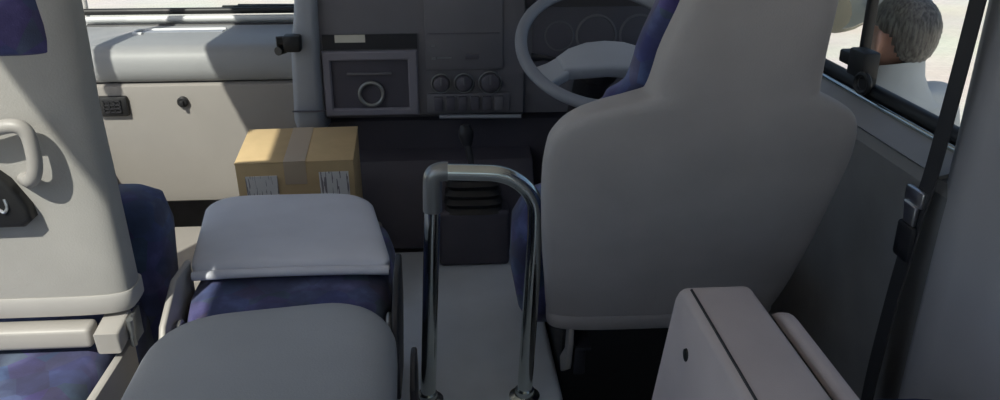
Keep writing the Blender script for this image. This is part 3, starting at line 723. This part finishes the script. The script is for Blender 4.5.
# local frame: x = person's right, y = the way the person faces, z up from the ground
FACE = math.radians(20)         # turned a little to the left of straight ahead
PM = Matrix.Translation((PX, PY, GZ)) @ Matrix.Rotation(FACE, 4, 'Z')
h = HT - GZ; k_ = h / 1.75
PM = PM @ Matrix.Scale(k_, 4)
P = thing('person', 'person with short grey-brown hair and pale shirt standing outside the right window, back turned', 'person', (PX, PY, GZ))
body_v = [(0, 0, .98, (.15, .11)), (0, 0, 1.12, (.135, .10)), (0, -.005, 1.28, (.155, .105)), (0, -.015, 1.40, (.11, .085)), (0, -.012, 1.475, (.062, .06)), (0, 0, 1.54, .056)]
body_e = [(0, 1), (1, 2), (2, 3), (3, 4), (4, 5)]
fingers = []
for s in (-1, 1):
    i = len(body_v)
    body_v += [(s * .17, -.015, 1.405, .062), (s * .215, -.02, 1.33, .052), (s * .235, -.03, 1.12, .04), (s * .24, .01, .90, .029), (s * .24, .03, .84, (.034, .020))]
    body_e += [(3, i), (i, i + 1), (i + 1, i + 2), (i + 2, i + 3), (i + 3, i + 4)]
    j = len(body_v)
    body_v += [(s * .095, 0, .86, .088), (s * .10, .01, .50, .058), (s * .105, -.01, .30, .052), (s * .105, -.02, .09, .038), (s * .11, .05, .045, (.040, .035)), (s * .118, .15, .03, (.042, .025))]
    body_e += [(0, j), (j, j + 1), (j + 1, j + 2), (j + 2, j + 3), (j + 3, j + 4), (j + 4, j + 5)]
    for f, (dy, ln) in enumerate(((.035, .066), (.012, .078), (-.011, .072), (-.033, .055))):
        fingers.append([(s * .24, .03 + dy, .80, .0095), (s * .238, .032 + dy, .80 - ln * .5, .009), (s * .228, .036 + dy, .80 - ln, .008)])
    fingers.append([(s * .235, .06, .85, .012), (s * .228, .088, .81, .010), (s * .222, .094, .785, .009)])
bmb = skin_mesh(body_v, body_e)
for fv in fingers:
    f2 = skin_mesh(fv, [(0, 1), (1, 2)], 1); me = bpy.data.meshes.new('f'); f2.to_mesh(me); f2.free(); bmb.from_mesh(me); bpy.data.meshes.remove(me)
hb = MB(); hb.bm.free(); hb.bm = bmb
# skull, jaw, nose, ears
hb.ball((0, -.012, 1.655), (.076, .096, .094)); hb.ball((0, .022, 1.598), (.058, .07, .07)); hb.ball((0, .045, 1.555), (.034, .035, .028))
hb.ball((0, .088, 1.618), (.013, .020, .020)); hb.ball((0, .082, 1.638), (.009, .014, .026)); hb.ball((0, .083, 1.583), (.022, .012, .008))
for s in (-1, 1):
    hb.ball((s * .086, -.004, 1.622), (.014, .021, .034), mtx=Matrix.Rotation(s * .45, 4, 'Z')); hb.ball((s * .100, -.018, 1.628), (.010, .015, .030), mtx=Matrix.Rotation(s * .8, 4, 'Z')); hb.ball((s * .070, .03, 1.60), (.012, .04, .05))
    hb.ball((s * .030, .076, 1.662), (.020, .012, .008))
rb = remesh(hb.bm, .006); bmesh.ops.transform(rb, matrix=PM, verts=rb.verts)
hb.bm = rb; hb.build('body', 'skin', P, angle=180)
for s in (-1, 1):
    b = MB(); b.ball((s * .031, .074, 1.648), .0125, 16, 10)
    bmesh.ops.transform(b.bm, matrix=PM, verts=b.bm.verts); b.build('eye', 'white', P)
# hair: a close cap with a clean nape
b = MB(); bmesh.ops.create_uvsphere(b.bm, u_segments=64, v_segments=40, radius=1)
for v in b.bm.verts:
    d = v.co.copy(); r = V((.0815, .1025, .098)); v.co = V((d.x * r.x, d.y * r.y - .014, d.z * r.z + 1.658))
    if d.z < 0:                       # the back of the head runs straighter down into the nape
        hr = math.sqrt(max(1e-6, 1 - d.z * d.z)); g = (1 - abs(d.z) ** 3.2) ** .3125 / hr * (1 + .10 * d.z)
        v.co.x = d.x * g * r.x; v.co.y = d.y * g * r.y - .014
    n = (math.sin(d.x * 31 + d.z * 17) * math.sin(d.y * 27 + d.z * 23)) * .0016
    v.co += d * n
dead = []
for v in b.bm.verts:
    x, y, z = v.co
    lim = 1.562 + .004 * math.sin(x * 140) if y < -.062 else (1.562 + (y + .062) * 2.6 if y < -.030 else 1.650 + max(0, y) * .55)
    if z < lim: dead.append(v)
bmesh.ops.delete(b.bm, geom=dead, context='VERTS')
geo = bmesh.ops.extrude_face_region(b.bm, geom=list(b.bm.faces))
for v in [g for g in geo['geom'] if isinstance(g, bmesh.types.BMVert)]:
    c = V((0, -.014, 1.63)); v.co = c + (v.co - c) * .86
bmesh.ops.transform(b.bm, matrix=PM, verts=b.bm.verts); b.build('hair', 'hair', P, angle=180)
# shirt with collar, trousers, shoes
sv = [(0, 0, .90, (.175, .13)), (0, 0, 1.02, (.17, .125)), (0, 0, 1.14, (.158, .122)), (0, -.008, 1.28, (.178, .125)), (0, -.018, 1.42, (.135, .102)), (0, -.012, 1.475, (.085, .078))]
se = [(k, k + 1) for k in range(5)]
for s in (-1, 1):
    i = len(sv); sv += [(s * .175, -.016, 1.425, .078), (s * .22, -.02, 1.335, .068), (s * .238, -.03, 1.13, .056), (s * .242, .008, .91, .044)]
    se += [(4, i), (i, i + 1), (i + 1, i + 2), (i + 2, i + 3)]
sm = remesh(skin_mesh(sv, se), .009); bmesh.ops.transform(sm, matrix=PM, verts=sm.verts)
b = MB(); b.bm.free(); b.bm = sm; sh = b.build('shirt', 'shirt', P, angle=180)
b = MB()
b.loft([sring((0, -.015, 1.440), (1, 0, 0), (0, 1, 0), .150, .108, 2, 48), sring((0, -.015, 1.462), (1, 0, 0), (0, 1, 0), .122, .098, 2, 48), sring((0, -.014, 1.490), (1, 0, 0), (0, 1, 0), .096, .090, 2, 48), sring((0, -.014, 1.522), (1, 0, 0), (0, 1, -.1), .075, .076, 2, 48), sring((0, -.014, 1.556), (1, 0, .0), (0, 1, -.3), .066, .070, 2, 48),
        sring((0, -.014, 1.557), (1, 0, 0), (0, 1, -.3), .062, .066, 2, 48), sring((0, -.012, 1.475), (1, 0, 0), (0, 1, 0), .085, .08, 2, 48)], cap=False)
bmesh.ops.transform(b.bm, matrix=PM, verts=b.bm.verts); b.build('collar', 'shirt', sh, angle=60)
tv = [(0, 0, .97, (.158, .118))]; te = []
for s in (-1, 1):
    i = len(tv); tv += [(s * .095, 0, .85, .102), (s * .10, .01, .50, .078), (s * .105, -.01, .30, .072), (s * .105, -.015, .10, .068)]
    te += [(0, i), (i, i + 1), (i + 1, i + 2), (i + 2, i + 3)]
tm = remesh(skin_mesh(tv, te), .012); bmesh.ops.transform(tm, matrix=PM, verts=tm.verts)
b = MB(); b.bm.free(); b.bm = tm; b.build('trousers', 'trousers', P, angle=180)
for s in (-1, 1):
    b = MB(); b.loft([sring((s * .112, .05, 0.0), (1, 0, 0), (0, 1, 0), .048, .135, 2.6, 32), sring((s * .112, .05, .035), (1, 0, 0), (0, 1, 0), .050, .137, 2.6, 32), sring((s * .11, .03, .07), (1, 0, 0), (0, 1, 0), .045, .10, 2.4, 32), sring((s * .107, -.01, .11), (1, 0, 0), (0, 1, 0), .044, .055, 2.2, 32)])
    bmesh.ops.transform(b.bm, matrix=PM, verts=b.bm.verts); b.build('shoe', 'black', P, angle=60)
